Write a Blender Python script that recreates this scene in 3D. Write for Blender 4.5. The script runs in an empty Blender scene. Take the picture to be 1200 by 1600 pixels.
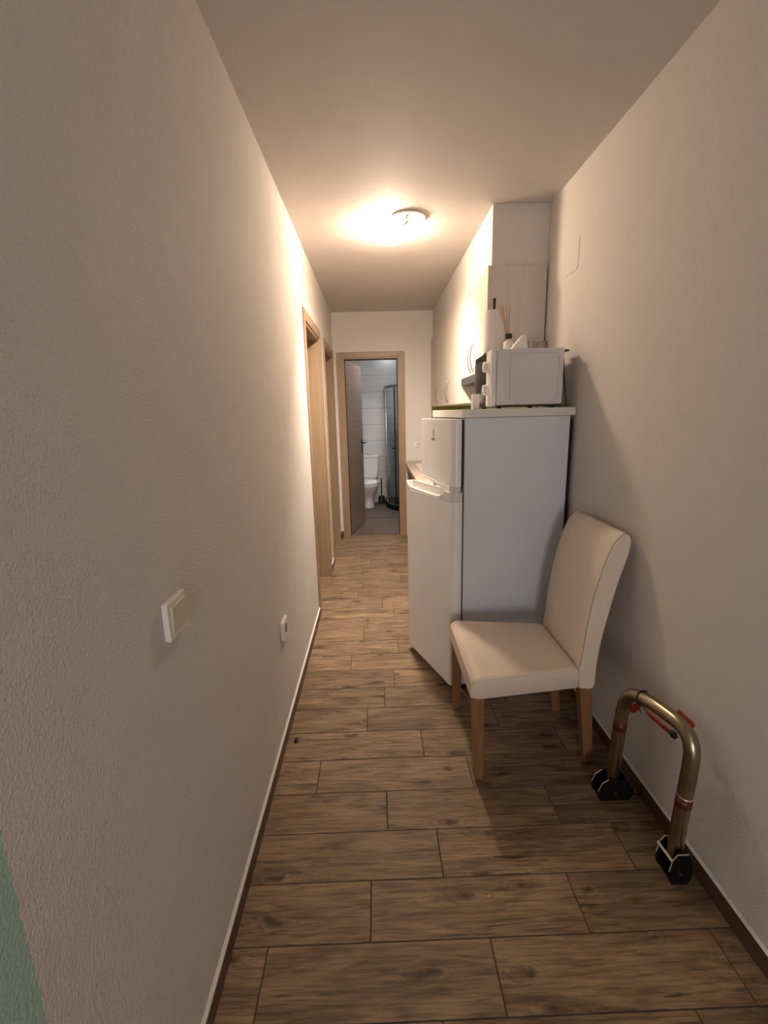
import bpy, bmesh, math, random
from mathutils import Vector, Matrix
random.seed(7)
S = bpy.context.scene
COL = S.collection
PI = math.pi

# ------------------------------------------------------------------ camera
cam_d = bpy.data.cameras.new('camera'); cam = bpy.data.objects.new('camera', cam_d); COL.objects.link(cam)
S.camera = cam
YAW, PITCH, ROLL, FPX = 0.0159, 0.2158, -0.0244, 703.85
fw = Vector((math.sin(YAW)*math.cos(PITCH), math.cos(YAW)*math.cos(PITCH), -math.sin(PITCH)))
rt = Vector((math.cos(YAW), -math.sin(YAW), 0)); up = rt.cross(fw)
r2 = rt*math.cos(ROLL) + up*math.sin(ROLL); u2 = -rt*math.sin(ROLL) + up*math.cos(ROLL)
M = Matrix(((r2.x, u2.x, -fw.x), (r2.y, u2.y, -fw.y), (r2.z, u2.z, -fw.z))).to_4x4()
cam.matrix_world = Matrix.Translation((0, 0, 1.45)) @ M
cam_d.sensor_fit = 'VERTICAL'; cam_d.sensor_height = 32.0; cam_d.lens = 32.0*FPX/1600.0
cam_d.clip_start = 0.02

# ------------------------------------------------------------------ world, exposure, added rear fill
w = bpy.data.worlds.new('world'); S.world = w; w.use_nodes = True
w.node_tree.nodes['Background'].inputs[0].default_value = (0.55, 0.62, 0.72, 1)
w.node_tree.nodes['Background'].inputs[1].default_value = 0.1
S.view_settings.view_transform = 'Standard'; S.view_settings.look = 'None'
S.view_settings.gamma = 1.0; S.view_settings.use_curve_mapping = False
S.view_settings.exposure = 0.0
LAMP_STRENGTH = 240.0
SPOT_POWER = 225.0
LAMP_COLOR = (1.0, 0.78, 0.59)

def area(name, loc, rot, sx, sy, power, color):
    l = bpy.data.lights.new(name, 'AREA'); l.shape = 'RECTANGLE'; l.size = sx; l.size_y = sy
    l.energy = power; l.color = color
    o = bpy.data.objects.new(name, l); o.location = loc; o.rotation_euler = rot; COL.objects.link(o); return o
# added fill for light from behind the camera; its source is unseen
area('rear_fill_light', (0.0, -2.72, 0.90), (PI/2, 0, 0), 0.66, 1.3, 49.0, (0.66, 0.585, 0.58))
# added overhead fill behind the camera; no such lamp is seen
area('rear_top_fill', (0.25, -1.3, 2.46), (0, 0, 0), 0.35, 0.35, 2.0, (1.0, 0.76, 0.56))

# ------------------------------------------------------------------ constants
XL, XR, ZC, YB, YREAR = -0.4429, 0.98, 2.5326, 5.251, -2.8

# ------------------------------------------------------------------ material helpers
def mat(name, color, rough=0.6, metal=0.0, bump=0.0, bscale=200.0, var=0.0, vscale=6.0, spec=None, detail=3.0, coat=0.0):
    m = bpy.data.materials.new(name); m.use_nodes = True
    nt = m.node_tree; b = nt.nodes['Principled BSDF']
    b.inputs['Base Color'].default_value = (*color, 1); b.inputs['Roughness'].default_value = rough
    b.inputs['Metallic'].default_value = metal
    if spec is not None: b.inputs['Specular IOR Level'].default_value = spec
    if coat: b.inputs['Coat Weight'].default_value = coat
    tc = nt.nodes.new('ShaderNodeTexCoord')
    if var:
        n = nt.nodes.new('ShaderNodeTexNoise'); n.inputs['Scale'].default_value = vscale; n.inputs['Detail'].default_value = 4
        nt.links.new(tc.outputs['Object'], n.inputs['Vector'])
        mx = nt.nodes.new('ShaderNodeMix'); mx.data_type = 'RGBA'
        mx.inputs[6].default_value = (*[c*(1-var) for c in color], 1); mx.inputs[7].default_value = (*[min(1, c*(1+var)) for c in color], 1)
        nt.links.new(n.outputs['Fac'], mx.inputs[0]); nt.links.new(mx.outputs[2], b.inputs['Base Color'])
    if bump:
        n = nt.nodes.new('ShaderNodeTexNoise'); n.inputs['Scale'].default_value = bscale; n.inputs['Detail'].default_value = detail
        nt.links.new(tc.outputs['Object'], n.inputs['Vector'])
        bp = nt.nodes.new('ShaderNodeBump'); bp.inputs['Strength'].default_value = bump; bp.inputs['Distance'].default_value = 0.002
        nt.links.new(n.outputs['Fac'], bp.inputs['Height']); nt.links.new(bp.outputs[0], b.inputs['Normal'])
    return m

def wood(name, light, dark, scale, rough=0.45, mid=0.5):
    """grain material; scale = (x, y, z) stretch, small along the grain"""
    m = bpy.data.materials.new(name); m.use_nodes = True
    nt = m.node_tree; b = nt.nodes['Principled BSDF']; b.inputs['Roughness'].default_value = rough
    tc = nt.nodes.new('ShaderNodeTexCoord'); mp = nt.nodes.new('ShaderNodeMapping'); mp.inputs['Scale'].default_value = scale
    nt.links.new(tc.outputs['Object'], mp.inputs['Vector'])
    n = nt.nodes.new('ShaderNodeTexNoise'); n.inputs['Scale'].default_value = 1.0; n.inputs['Detail'].default_value = 6; n.inputs['Roughness'].default_value = 0.6
    nt.links.new(mp.outputs[0], n.inputs['Vector'])
    cr = nt.nodes.new('ShaderNodeValToRGB'); cr.color_ramp.elements[0].position = mid-0.22; cr.color_ramp.elements[1].position = mid+0.2
    cr.color_ramp.elements[0].color = (*dark, 1); cr.color_ramp.elements[1].color = (*light, 1)
    nt.links.new(n.outputs['Fac'], cr.inputs[0]); nt.links.new(cr.outputs[0], b.inputs['Base Color'])
    bp = nt.nodes.new('ShaderNodeBump'); bp.inputs['Strength'].default_value = 0.15; bp.inputs['Distance'].default_value = 0.001
    nt.links.new(n.outputs['Fac'], bp.inputs['Height']); nt.links.new(bp.outputs[0], b.inputs['Normal'])
    return m

def plaster(name, color, fine, strength, teal=False):
    m = bpy.data.materials.new(name); m.use_nodes = True
    nt = m.node_tree; b = nt.nodes['Principled BSDF']; b.inputs['Roughness'].default_value = 0.75
    b.inputs['Specular IOR Level'].default_value = 0.25
    g = nt.nodes.new('ShaderNodeNewGeometry')
    n1 = nt.nodes.new('ShaderNodeTexNoise'); n1.inputs['Scale'].default_value = fine; n1.inputs['Detail'].default_value = 4
    n2 = nt.nodes.new('ShaderNodeTexNoise'); n2.inputs['Scale'].default_value = 9.0; n2.inputs['Detail'].default_value = 2
    for n in (n1, n2): nt.links.new(g.outputs['Position'], n.inputs['Vector'])
    ma = nt.nodes.new('ShaderNodeMath'); ma.operation = 'MULTIPLY_ADD'; ma.inputs[1].default_value = 0.9
    nt.links.new(n2.outputs['Fac'], ma.inputs[0]); nt.links.new(n1.outputs['Fac'], ma.inputs[2])
    bp = nt.nodes.new('ShaderNodeBump'); bp.inputs['Strength'].default_value = strength; bp.inputs['Distance'].default_value = 0.006
    nt.links.new(ma.outputs[0], bp.inputs['Height']); nt.links.new(bp.outputs[0], b.inputs['Normal'])
    mx = nt.nodes.new('ShaderNodeMix'); mx.data_type = 'RGBA'
    mx.inputs[6].default_value = (*[c*0.96 for c in color], 1); mx.inputs[7].default_value = (*[min(1, c*1.03) for c in color], 1)
    nt.links.new(n2.outputs['Fac'], mx.inputs[0])
    if teal:   # the wall of the room behind is painted green-blue; the two paints meet in a ragged vertical edge
        sp = nt.nodes.new('ShaderNodeSeparateXYZ'); nt.links.new(g.outputs['Position'], sp.inputs[0])
        n3 = nt.nodes.new('ShaderNodeTexNoise'); n3.inputs['Scale'].default_value = 130.0; n3.inputs['Detail'].default_value = 3
        nt.links.new(g.outputs['Position'], n3.inputs['Vector'])
        a1 = nt.nodes.new('ShaderNodeMath'); a1.operation = 'MULTIPLY_ADD'; a1.inputs[1].default_value = 0.016
        nt.links.new(n3.outputs['Fac'], a1.inputs[0]); nt.links.new(sp.outputs['Y'], a1.inputs[2])
        lt = nt.nodes.new('ShaderNodeMath'); lt.operation = 'LESS_THAN'; lt.inputs[1].default_value = 0.444
        nt.links.new(a1.outputs[0], lt.inputs[0])
        m2 = nt.nodes.new('ShaderNodeMix'); m2.data_type = 'RGBA'
        m2.inputs[7].default_value = (0.40, 0.60, 0.55, 1)
        nt.links.new(lt.outputs[0], m2.inputs[0]); nt.links.new(mx.outputs[2], m2.inputs[6]); nt.links.new(m2.outputs[2], b.inputs['Base Color'])
    else:
        nt.links.new(mx.outputs[2], b.inputs['Base Color'])
    return m

def emit(name, color, strength):
    m = bpy.data.materials.new(name); m.use_nodes = True
    b = m.node_tree.nodes['Principled BSDF']; b.inputs['Base Color'].default_value = (*color, 1)
    b.inputs['Emission Color'].default_value = (*color, 1); b.inputs['Emission Strength'].default_value = strength
    return m

def floor_tile_mat(name, base, light, dark):
    m = bpy.data.materials.new(name); m.use_nodes = True
    nt = m.node_tree; L = nt.links.new; N = nt.nodes.new
    b = nt.nodes['Principled BSDF']; b.inputs['Roughness'].default_value = 0.52; b.inputs['Specular IOR Level'].default_value = 0.35
    g = N('ShaderNodeNewGeometry'); at = N('ShaderNodeAttribute'); at.attribute_name = 'tile'
    off = N('ShaderNodeVectorMath'); off.operation = 'MULTIPLY_ADD'; off.inputs[1].default_value = (37, 53, 11)
    L(at.outputs['Color'], off.inputs[0]); L(g.outputs['Position'], off.inputs[2])
    def noise(sx, sy, detail, dist=0.0, rough=0.6):
        mp = N('ShaderNodeMapping'); mp.inputs['Scale'].default_value = (sx, sy, 1); L(off.outputs[0], mp.inputs['Vector'])
        n = N('ShaderNodeTexNoise'); n.inputs['Scale'].default_value = 1; n.inputs['Detail'].default_value = detail
        n.inputs['Distortion'].default_value = dist; n.inputs['Roughness'].default_value = rough
        L(mp.outputs[0], n.inputs['Vector']); return n
    def ramp(src, p0, p1, c0=(0, 0, 0, 1), c1=(1, 1, 1, 1)):
        r = N('ShaderNodeValToRGB'); r.color_ramp.elements[0].position = p0; r.color_ramp.elements[1].position = p1
        r.color_ramp.elements[0].color = c0; r.color_ramp.elements[1].color = c1; L(src, r.inputs[0]); return r
    broad = noise(2.6, 15, 6, 1.2, 0.7)
    c1 = ramp(broad.outputs['Fac'], 0.34, 0.62, (*base, 1), (*light, 1))
    fine = noise(7, 110, 5, 0.4)
    f1 = ramp(fine.outputs['Fac'], 0.36, 0.56, (0.60, 0.57, 0.54, 1), (1.12, 1.12, 1.12, 1))
    mul = N('ShaderNodeMix'); mul.data_type = 'RGBA'; mul.blend_type = 'MULTIPLY'; mul.inputs[0].default_value = 1
    L(c1.outputs[0], mul.inputs[6]); L(f1.outputs[0], mul.inputs[7])
    streak = noise(4.5, 60, 4, 1.0)                       # dark cracks along the grain
    s1 = ramp(streak.outputs['Fac'], 0.60, 0.68)
    gate = noise(2.5, 9, 1); g1 = ramp(gate.outputs['Fac'], 0.46, 0.58)
    sm = N('ShaderNodeMath'); sm.operation = 'MULTIPLY'; L(s1.outputs[0], sm.inputs[0]); L(g1.outputs[0], sm.inputs[1])
    # knots: stretched cells with a dark heart
    mp = N('ShaderNodeMapping'); mp.inputs['Scale'].default_value = (2.6, 7.5, 1); L(off.outputs[0], mp.inputs['Vector'])
    nd = N('ShaderNodeTexNoise'); nd.inputs['Scale'].default_value = 16; nd.inputs['Detail'].default_value = 3; L(off.outputs[0], nd.inputs['Vector'])
    va = N('ShaderNodeVectorMath'); va.operation = 'MULTIPLY_ADD'; va.inputs[1].default_value = (0.42, 0.30, 0)
    L(nd.outputs['Color'], va.inputs[0]); L(mp.outputs[0], va.inputs[2])
    vo = N('ShaderNodeTexVoronoi'); vo.voronoi_dimensions = '2D'; vo.inputs['Scale'].default_value = 1.0; L(va.outputs[0], vo.inputs['Vector'])
    heart = ramp(vo.outputs['Distance'], 0.03, 0.13, (1, 1, 1, 1), (0, 0, 0, 1))
    cg = N('ShaderNodeSeparateColor'); L(vo.outputs['Color'], cg.inputs[0])
    gt = N('ShaderNodeMath'); gt.operation = 'GREATER_THAN'; gt.inputs[1].default_value = 0.3; L(cg.outputs[0], gt.inputs[0])
    km = N('ShaderNodeMath'); km.operation = 'MULTIPLY'; L(heart.outputs[0], km.inputs[0]); L(gt.outputs[0], km.inputs[1])
    wv = N('ShaderNodeMath'); wv.operation = 'MULTIPLY'; wv.inputs[1].default_value = 80; L(vo.outputs['Distance'], wv.inputs[0])
    sn = N('ShaderNodeMath'); sn.operation = 'SINE'; L(wv.outputs[0], sn.inputs[0])
    rg = ramp(vo.outputs['Distance'], 0.1, 0.36, (0.42, 0.42, 0.42, 1), (0, 0, 0, 1))
    rr = N('ShaderNodeMath'); rr.operation = 'MULTIPLY'; L(sn.outputs[0], rr.inputs[0]); L(rg.outputs[0], rr.inputs[1])
    rr2 = N('ShaderNodeMath'); rr2.operation = 'MULTIPLY'; L(rr.outputs[0], rr2.inputs[0]); L(gt.outputs[0], rr2.inputs[1])
    t1 = N('ShaderNodeMath'); t1.operation = 'MAXIMUM'; L(sm.outputs[0], t1.inputs[0]); L(km.outputs[0], t1.inputs[1])
    t2 = N('ShaderNodeMath'); t2.operation = 'MAXIMUM'; t2.use_clamp = True; L(t1.outputs[0], t2.inputs[0]); L(rr2.outputs[0], t2.inputs[1])
    t3 = N('ShaderNodeMath'); t3.operation = 'MULTIPLY'; t3.inputs[1].default_value = 0.86; L(t2.outputs[0], t3.inputs[0])
    dk = N('ShaderNodeMix'); dk.data_type = 'RGBA'; dk.inputs[7].default_value = (*dark, 1)
    L(t3.outputs[0], dk.inputs[0]); L(mul.outputs[2], dk.inputs[6])
    sc = N('ShaderNodeSeparateColor'); L(at.outputs['Color'], sc.inputs[0])
    tv = N('ShaderNodeMapRange'); tv.inputs[3].default_value = 0.84; tv.inputs[4].default_value = 1.1; L(sc.outputs[2], tv.inputs[0])
    hv = N('ShaderNodeVectorMath'); hv.operation = 'SCALE'; L(dk.outputs[2], hv.inputs[0]); L(tv.outputs[0], hv.inputs['Scale'])
    L(hv.outputs[0], b.inputs['Base Color'])
    bp = N('ShaderNodeBump'); bp.inputs['Strength'].default_value = 0.25; bp.inputs['Distance'].default_value = 0.001
    L(fine.outputs['Fac'], bp.inputs['Height']); L(bp.outputs[0], b.inputs['Normal'])
    return m

def bath_tile_mat():
    m = bpy.data.materials.new('bathroom_tile'); m.use_nodes = True
    nt = m.node_tree; L = nt.links.new; N = nt.nodes.new
    b = nt.nodes['Principled BSDF']; b.inputs['Roughness'].default_value = 0.22
    g = N('ShaderNodeNewGeometry'); sp = N('ShaderNodeSeparateXYZ'); L(g.outputs['Position'], sp.inputs[0])
    ad = N('ShaderNodeMath'); ad.operation = 'ADD'; L(sp.outputs['X'], ad.inputs[0]); L(sp.outputs['Y'], ad.inputs[1])
    def line(src, pitch, offs, wid):
        a = N('ShaderNodeMath'); a.operation = 'ADD'; a.inputs[1].default_value = offs; L(src, a.inputs[0])
        md = N('ShaderNodeMath'); md.operation = 'FLOORED_MODULO'; md.inputs[1].default_value = pitch; L(a.outputs[0], md.inputs[0])
        lt = N('ShaderNodeMath'); lt.operation = 'LESS_THAN'; lt.inputs[1].default_value = wid; L(md.outputs[0], lt.inputs[0]); return lt
    l1 = line(sp.outputs['Z'], 0.2555, 0.004, 0.005); l2 = line(ad.outputs[0], 0.5, 0.13, 0.003)
    mxm = N('ShaderNodeMath'); mxm.operation = 'MULTIPLY_ADD'; mxm.inputs[1].default_value = 0.25; L(l2.outputs[0], mxm.inputs[0]); L(l1.outputs[0], mxm.inputs[2]); mxm.use_clamp = True
    mp = N('ShaderNodeMapping'); mp.inputs['Scale'].default_value = (2, 2, 14); L(g.outputs['Position'], mp.inputs['Vector'])
    n = N('ShaderNodeTexNoise'); n.inputs['Scale'].default_value = 1.5; n.inputs['Detail'].default_value = 4; L(mp.outputs[0], n.inputs['Vector'])
    c = N('ShaderNodeMix'); c.data_type = 'RGBA'; c.inputs[6].default_value = (0.50, 0.50, 0.50, 1); c.inputs[7].default_value = (0.64, 0.64, 0.63, 1)
    L(n.outputs['Fac'], c.inputs[0])
    d = N('ShaderNodeMix'); d.data_type = 'RGBA'; d.inputs[7].default_value = (0.2, 0.2, 0.2, 1); L(mxm.outputs[0], d.inputs[0]); L(c.outputs[2], d.inputs[6])
    L(d.outputs[2], b.inputs['Base Color'])
    return m

def glass_mat(name, color, rough=0.03):
    m = bpy.data.materials.new(name); m.use_nodes = True
    b = m.node_tree.nodes['Principled BSDF']; b.inputs['Base Color'].default_value = (*color, 1)
    b.inputs['Transmission Weight'].default_value = 1.0; b.inputs['Roughness'].default_value = rough; b.inputs['IOR'].default_value = 1.3
    return m

MT = dict(
    wall=plaster('white_rough_plaster', (0.69, 0.645, 0.60), 240, 0.6),
    wall_teal=plaster('hall_wall_paint', (0.69, 0.645, 0.60), 190, 0.85, teal=True),
    ceiling=plaster('ceiling_plaster', (0.61, 0.565, 0.52), 220, 0.4),
    tile=floor_tile_mat('wood_look_tile', (0.142, 0.090, 0.049), (0.325, 0.222, 0.130), (0.040, 0.022, 0.013)),
    btile=floor_tile_mat('wood_look_tile_cool_dim', (0.12, 0.092, 0.074), (0.19, 0.15, 0.12), (0.06, 0.045, 0.035)),  # same tile as the hall, cooler bathroom light put into the colour
    grout=mat('grout', (0.075, 0.05, 0.035), 0.9, bump=0.3),
    skirt=wood('brown_skirting_tile', (0.12, 0.07, 0.045), (0.06, 0.034, 0.022), (8, 3, 60), 0.4),
    caulk=mat('white_caulk', (0.72, 0.69, 0.64), 0.7, bump=0.2),
    doorwood=wood('oak_door_frame', (0.345, 0.235, 0.14), (0.265, 0.175, 0.10), (45, 45, 2.2), 0.42),
    leafwood=wood('grey_oak_door_leaf', (0.30, 0.215, 0.17), (0.19, 0.13, 0.10), (3, 3, 50), 0.38),
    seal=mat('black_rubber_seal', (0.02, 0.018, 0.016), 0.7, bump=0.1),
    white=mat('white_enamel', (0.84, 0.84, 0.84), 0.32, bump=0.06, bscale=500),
    bluelit=mat('white_enamel_blue_cast', (0.70, 0.74, 0.82), 0.4, bump=0.18, bscale=420),  # bluish light on the fridge side put into the enamel colour
    plastic=mat('white_plastic', (0.76, 0.74, 0.70), 0.35, bump=0.03, bscale=300),
    ivory=mat('ivory_plastic', (0.60, 0.53, 0.43), 0.35, bump=0.03, bscale=300),
    black=mat('black_plastic', (0.012, 0.012, 0.013), 0.35, bump=0.03),
    blackglass=mat('dark_oven_glass', (0.012, 0.014, 0.018), 0.3, spec=0.3, bump=0.01),
    darkmetal=mat('black_painted_steel', (0.004, 0.004, 0.005), 0.55, spec=0.2, bump=0.12, bscale=160),
    brass=mat('yellow_zinc_steel', (0.36, 0.30, 0.20), 0.28, 1.0, bump=0.05, bscale=90, var=0.35, vscale=14),
    steel=mat('steel', (0.42, 0.40, 0.37), 0.3, 1.0, bump=0.05),
    chrome=mat('chrome', (0.75, 0.76, 0.79), 0.14, 1.0, bump=0.01),
    cut=mat('bright_cut_edge', (0.78, 0.74, 0.66), 0.3, 0.6, bump=0.02),
    red=mat('red_reflector', (0.30, 0.022, 0.012), 0.3, bump=0.2, bscale=120, var=0.3, vscale=40),
    redband=mat('faded_red_band', (0.10, 0.014, 0.010), 0.45, bump=0.1, var=0.4, vscale=60),
    film=glass_mat('clear_plastic_film', (0.85, 0.83, 0.8), 0.2),
    leather=mat('cream_faux_leather', (0.76, 0.645, 0.53), 0.5, bump=0.25, bscale=380, var=0.04, vscale=5),
    seam=mat('seam_cord', (0.30, 0.24, 0.20), 0.6, bump=0.1),
    chairwood=wood('beech_leg', (0.29, 0.145, 0.065), (0.20, 0.09, 0.038), (50, 50, 4), 0.4),
    laminate=wood('cream_cabinet_laminate', (0.62, 0.55, 0.455), (0.585, 0.515, 0.42), (60, 60, 2.0), 0.4),
    lamside=wood('cream_cabinet_side', (0.60, 0.56, 0.50), (0.54, 0.50, 0.44), (70, 70, 2.0), 0.5),
    basewood=wood('brown_base_cabinet', (0.36, 0.27, 0.20), (0.28, 0.2, 0.145), (40, 40, 3), 0.45),
    worktop=mat('beige_worktop', (0.62, 0.50, 0.40), 0.35, var=0.08, vscale=60, bump=0.05),
    green=mat('olive_green_glass_tile', (0.30, 0.32, 0.035), 0.3, var=0.1, vscale=3, bump=0.03),
    hood=mat('grey_hood_paint', (0.040, 0.040, 0.042), 0.5, bump=0.03),
    pull=mat('grey_pull_metal', (0.22, 0.20, 0.18), 0.4, 0.3, bump=0.02),
    mwhite=mat('microwave_enamel', (0.66, 0.64, 0.65), 0.35, bump=0.04, bscale=300),
    upst=mat('grey_upstand', (0.42, 0.40, 0.35), 0.4, bump=0.03),
    paper=mat('white_paper', (0.74, 0.70, 0.68), 0.9, bump=0.5, bscale=260),
    reed=wood('reed_stick', (0.50, 0.36, 0.22), (0.36, 0.24, 0.14), (80, 80, 5), 0.7),
    ceramic=mat('white_ceramic', (0.80, 0.80, 0.79), 0.12, coat=0.4, bump=0.01),
    bath=bath_tile_mat(),
    glass=glass_mat('shower_glass', (0.80, 0.86, 0.84)),
    globe=emit('lit_frosted_glass', LAMP_COLOR, LAMP_STRENGTH),
    bathglobe=emit('lit_bathroom_glass', (0.94, 0.96, 1.0), 62.0),
    ink=mat('grey_print', (0.10, 0.085, 0.08), 0.5, bump=0.02),
    ink2=mat('dark_brown_print', (0.03, 0.018, 0.015), 0.5, bump=0.02),
)

# ------------------------------------------------------------------ mesh helpers
def finish(bm, name, m, parent=None, smooth=False, bevel=0.0, seg=2, subsurf=0, auto=True):
    me = bpy.data.meshes.new(name)
    bmesh.ops.remove_doubles(bm, verts=bm.verts[:], dist=1e-6)
    bmesh.ops.recalc_face_normals(bm, faces=bm.faces[:])
    o = bpy.data.objects.new(name, me)
    if parent is not None:
        off = Vector(parent['_o']) if '_o' in parent else Vector(parent.location)
        bmesh.ops.translate(bm, verts=bm.verts[:], vec=-off)
        o['_o'] = tuple(off)
    else:
        # origin of a single-mesh thing: centre of its base
        xs = [v.co.x for v in bm.verts]; ys = [v.co.y for v in bm.verts]; zs = [v.co.z for v in bm.verts]
        off = Vector(((min(xs)+max(xs))/2, (min(ys)+max(ys))/2, min(zs)))
        bmesh.ops.translate(bm, verts=bm.verts[:], vec=-off); o.location = off; o['_o'] = tuple(off)
    bm.to_mesh(me); bm.free()
    COL.objects.link(o)
    if parent is not None: o.parent = parent
    for mm in (m if isinstance(m, (list, tuple)) else [m]): me.materials.append(mm)
    if smooth:
        for p in me.polygons: p.use_smooth = True
    if bevel:
        b = o.modifiers.new('bevel', 'BEVEL'); b.width = bevel; b.segments = seg; b.limit_method = 'ANGLE'; b.angle_limit = 0.6
    if subsurf:
        s = o.modifiers.new('sub', 'SUBSURF'); s.levels = subsurf; s.render_levels = subsurf
    return o

def thing(name, loc, label, cat, group=None):
    o = bpy.data.objects.new(name, None); o.location = loc; COL.objects.link(o); o['_o'] = tuple(loc)
    o.empty_display_size = 0.05
    o['label'] = label; o['category'] = cat
    if group: o['group'] = group
    return o
def tag(o, label, cat, group=None):
    o['label'] = label; o['category'] = cat
    if group: o['group'] = group
    return o
def struct(o):
    o['kind'] = 'structure'; return o

def box(bm, a, b, mi=0):
    x0, y0, z0 = a; x1, y1, z1 = b
    vs = [bm.verts.new(p) for p in ((x0,y0,z0),(x1,y0,z0),(x1,y1,z0),(x0,y1,z0),(x0,y0,z1),(x1,y0,z1),(x1,y1,z1),(x0,y1,z1))]
    for f in ((0,3,2,1),(4,5,6,7),(0,1,5,4),(1,2,6,5),(2,3,7,6),(3,0,4,7)):
        fc = bm.faces.new([vs[i] for i in f]); fc.material_index = mi
    return vs
def hexa(bm, b4, t4):
    vs = [bm.verts.new(p) for p in list(b4)+list(t4)]
    for f in ((0,3,2,1),(4,5,6,7),(0,1,5,4),(1,2,6,5),(2,3,7,6),(3,0,4,7)): bm.faces.new([vs[i] for i in f])
def prism(bm, pts, z0, z1, axis='z'):
    """extrude polygon; axis z: pts are (x,y); axis y: pts (x,z) between y=z0..z1; axis x: pts (y,z)"""
    def P(p, h):
        return {'z': (p[0], p[1], h), 'y': (p[0], h, p[1]), 'x': (h, p[0], p[1])}[axis]
    a = [bm.verts.new(P(p, z0)) for p in pts]; b = [bm.verts.new(P(p, z1)) for p in pts]
    n = len(pts); bm.faces.new(a[::-1]); bm.faces.new(b)
    for i in range(n): bm.faces.new((a[i], a[(i+1)%n], b[(i+1)%n], b[i]))
def tube(bm, path, r, n=16, cap=True):
    path = [Vector(p) for p in path]; rs = r if isinstance(r, (list, tuple)) else [r]*len(path)
    rings = []; t0 = (path[1]-path[0]).normalized()
    ref = Vector((0, 0, 1)) if abs(t0.z) < 0.9 else Vector((1, 0, 0))
    nrm = (ref - t0*ref.dot(t0)).normalized()
    for i, p in enumerate(path):
        if i == 0: t = t0
        elif i == len(path)-1: t = (path[i]-path[i-1]).normalized()
        else: t = ((path[i+1]-p).normalized() + (p-path[i-1]).normalized()).normalized()
        nrm = (nrm - t*nrm.dot(t)).normalized(); bn = t.cross(nrm)
        rings.append([bm.verts.new(p + (nrm*math.cos(2*PI*k/n) + bn*math.sin(2*PI*k/n))*rs[i]) for k in range(n)])
    for i in range(len(rings)-1):
        for k in range(n): bm.faces.new((rings[i][k], rings[i][(k+1)%n], rings[i+1][(k+1)%n], rings[i+1][k]))
    if cap: bm.faces.new(rings[0][::-1]); bm.faces.new(rings[-1])
def lathe(bm, prof, c, n=32, sx=1, sy=1):
    rings = []
    for r, z in prof:
        rings.append([bm.verts.new((c[0]+r*sx*math.cos(2*PI*k/n), c[1]+r*sy*math.sin(2*PI*k/n), c[2]+z)) for k in range(n)])
    for i in range(len(rings)-1):
        for k in range(n): bm.faces.new((rings[i][k], rings[i][(k+1)%n], rings[i+1][(k+1)%n], rings[i+1][k]))
    bm.faces.new(rings[0][::-1]); bm.faces.new(rings[-1])
def smooth_path(pts, sub=6):
    pts = [Vector(p) for p in pts]; out = []
    for i in range(len(pts)-1):
        p0 = pts[max(i-1, 0)]; p1 = pts[i]; p2 = pts[i+1]; p3 = pts[min(i+2, len(pts)-1)]
        for k in range(sub):
            t = k/sub; out.append(0.5*((2*p1)+(-p0+p2)*t+(2*p0-5*p1+4*p2-p3)*t*t+(-p0+3*p1-3*p2+p3)*t**3))
    out.append(pts[-1]); return out
BM = bmesh.new
def loft(bm, rings):
    R = [[bm.verts.new(p) for p in r] for r in rings]; n = len(R[0])
    for i in range(len(R)-1):
        for k in range(n): bm.faces.new((R[i][k], R[i][(k+1)%n], R[i+1][(k+1)%n], R[i+1][k]))
    bm.faces.new(R[0][::-1]); bm.faces.new(R[-1])

# ================================================================== SETTING
TW = 0.16
# ---- floor: grout bed with individually cut wood-look tiles as the surface pattern
ROW, Y0, TL = 0.1722, 0.8058, 0.6225
joints = {0: .285, 1: -.051, 2: .18, 3: .007, 4: -.269, 5: .175, 6: -.075, 7: .013, 8: .07, 9: -.179, 12: -.086, 14: .022, 15: -.175, 16: -.135}
def make_floor(name, m, xa, xb, ya, yb):
    bm = BM(); lay = bm.loops.layers.float_color.new('tile')
    box(bm, (xa, ya, -0.06), (xb, yb, -0.0018), 0)
    for f in bm.faces: f.material_index = 1
    rnd = random.Random(11)
    g = 0.0017
    for k in range(-22, 42):
        a, b = Y0+k*ROW, Y0+(k+1)*ROW
        if b <= ya or a >= yb: rnd.random(); continue
        j = joints.get(k, rnd.uniform(-.3, .3))
        for i in range(-7, 5):
            x0, x1 = j+i*TL, j+(i+1)*TL
            c = (rnd.random(), rnd.random(), rnd.random(), 1)
            X0, X1, A, B = max(x0+g, xa), min(x1-g, xb), max(a+g, ya), min(b-g, yb)
            if X1-X0 < 0.005 or B-A < 0.005: continue
            e = 0.0012
            vs = [bm.verts.new(p) for p in ((X0,A,-.0016),(X1,A,-.0016),(X1,B,-.0016),(X0,B,-.0016),(X0+e,A+e,0),(X1-e,A+e,0),(X1-e,B-e,0),(X0+e,B-e,0))]
            for f in ((4,5,6,7),(0,1,5,4),(1,2,6,5),(2,3,7,6),(3,0,4,7)):
                fc = bm.faces.new([vs[q] for q in f]); fc.material_index = 0
                for l in fc.loops: l[lay] = c
    me_o = finish_floor(bm, name, [m, MT['grout']]); return struct(me_o)
def finish_floor(bm, name, ms):
    me = bpy.data.meshes.new(name); bm.to_mesh(me); bm.free(); o = bpy.data.objects.new(name, me); COL.objects.link(o)
    for q in ms: me.materials.append(q)
    return o
make_floor('floor', MT['tile'], XL-TW, XR, YREAR, YB+0.06)
make_floor('floor_side_room', MT['tile'], -2.4, XL-TW-.0001, 2.4, YB+0.06)
make_floor('floor_bathroom', MT['btile'], -0.95, 1.08, YB+0.062, 7.42)

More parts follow.
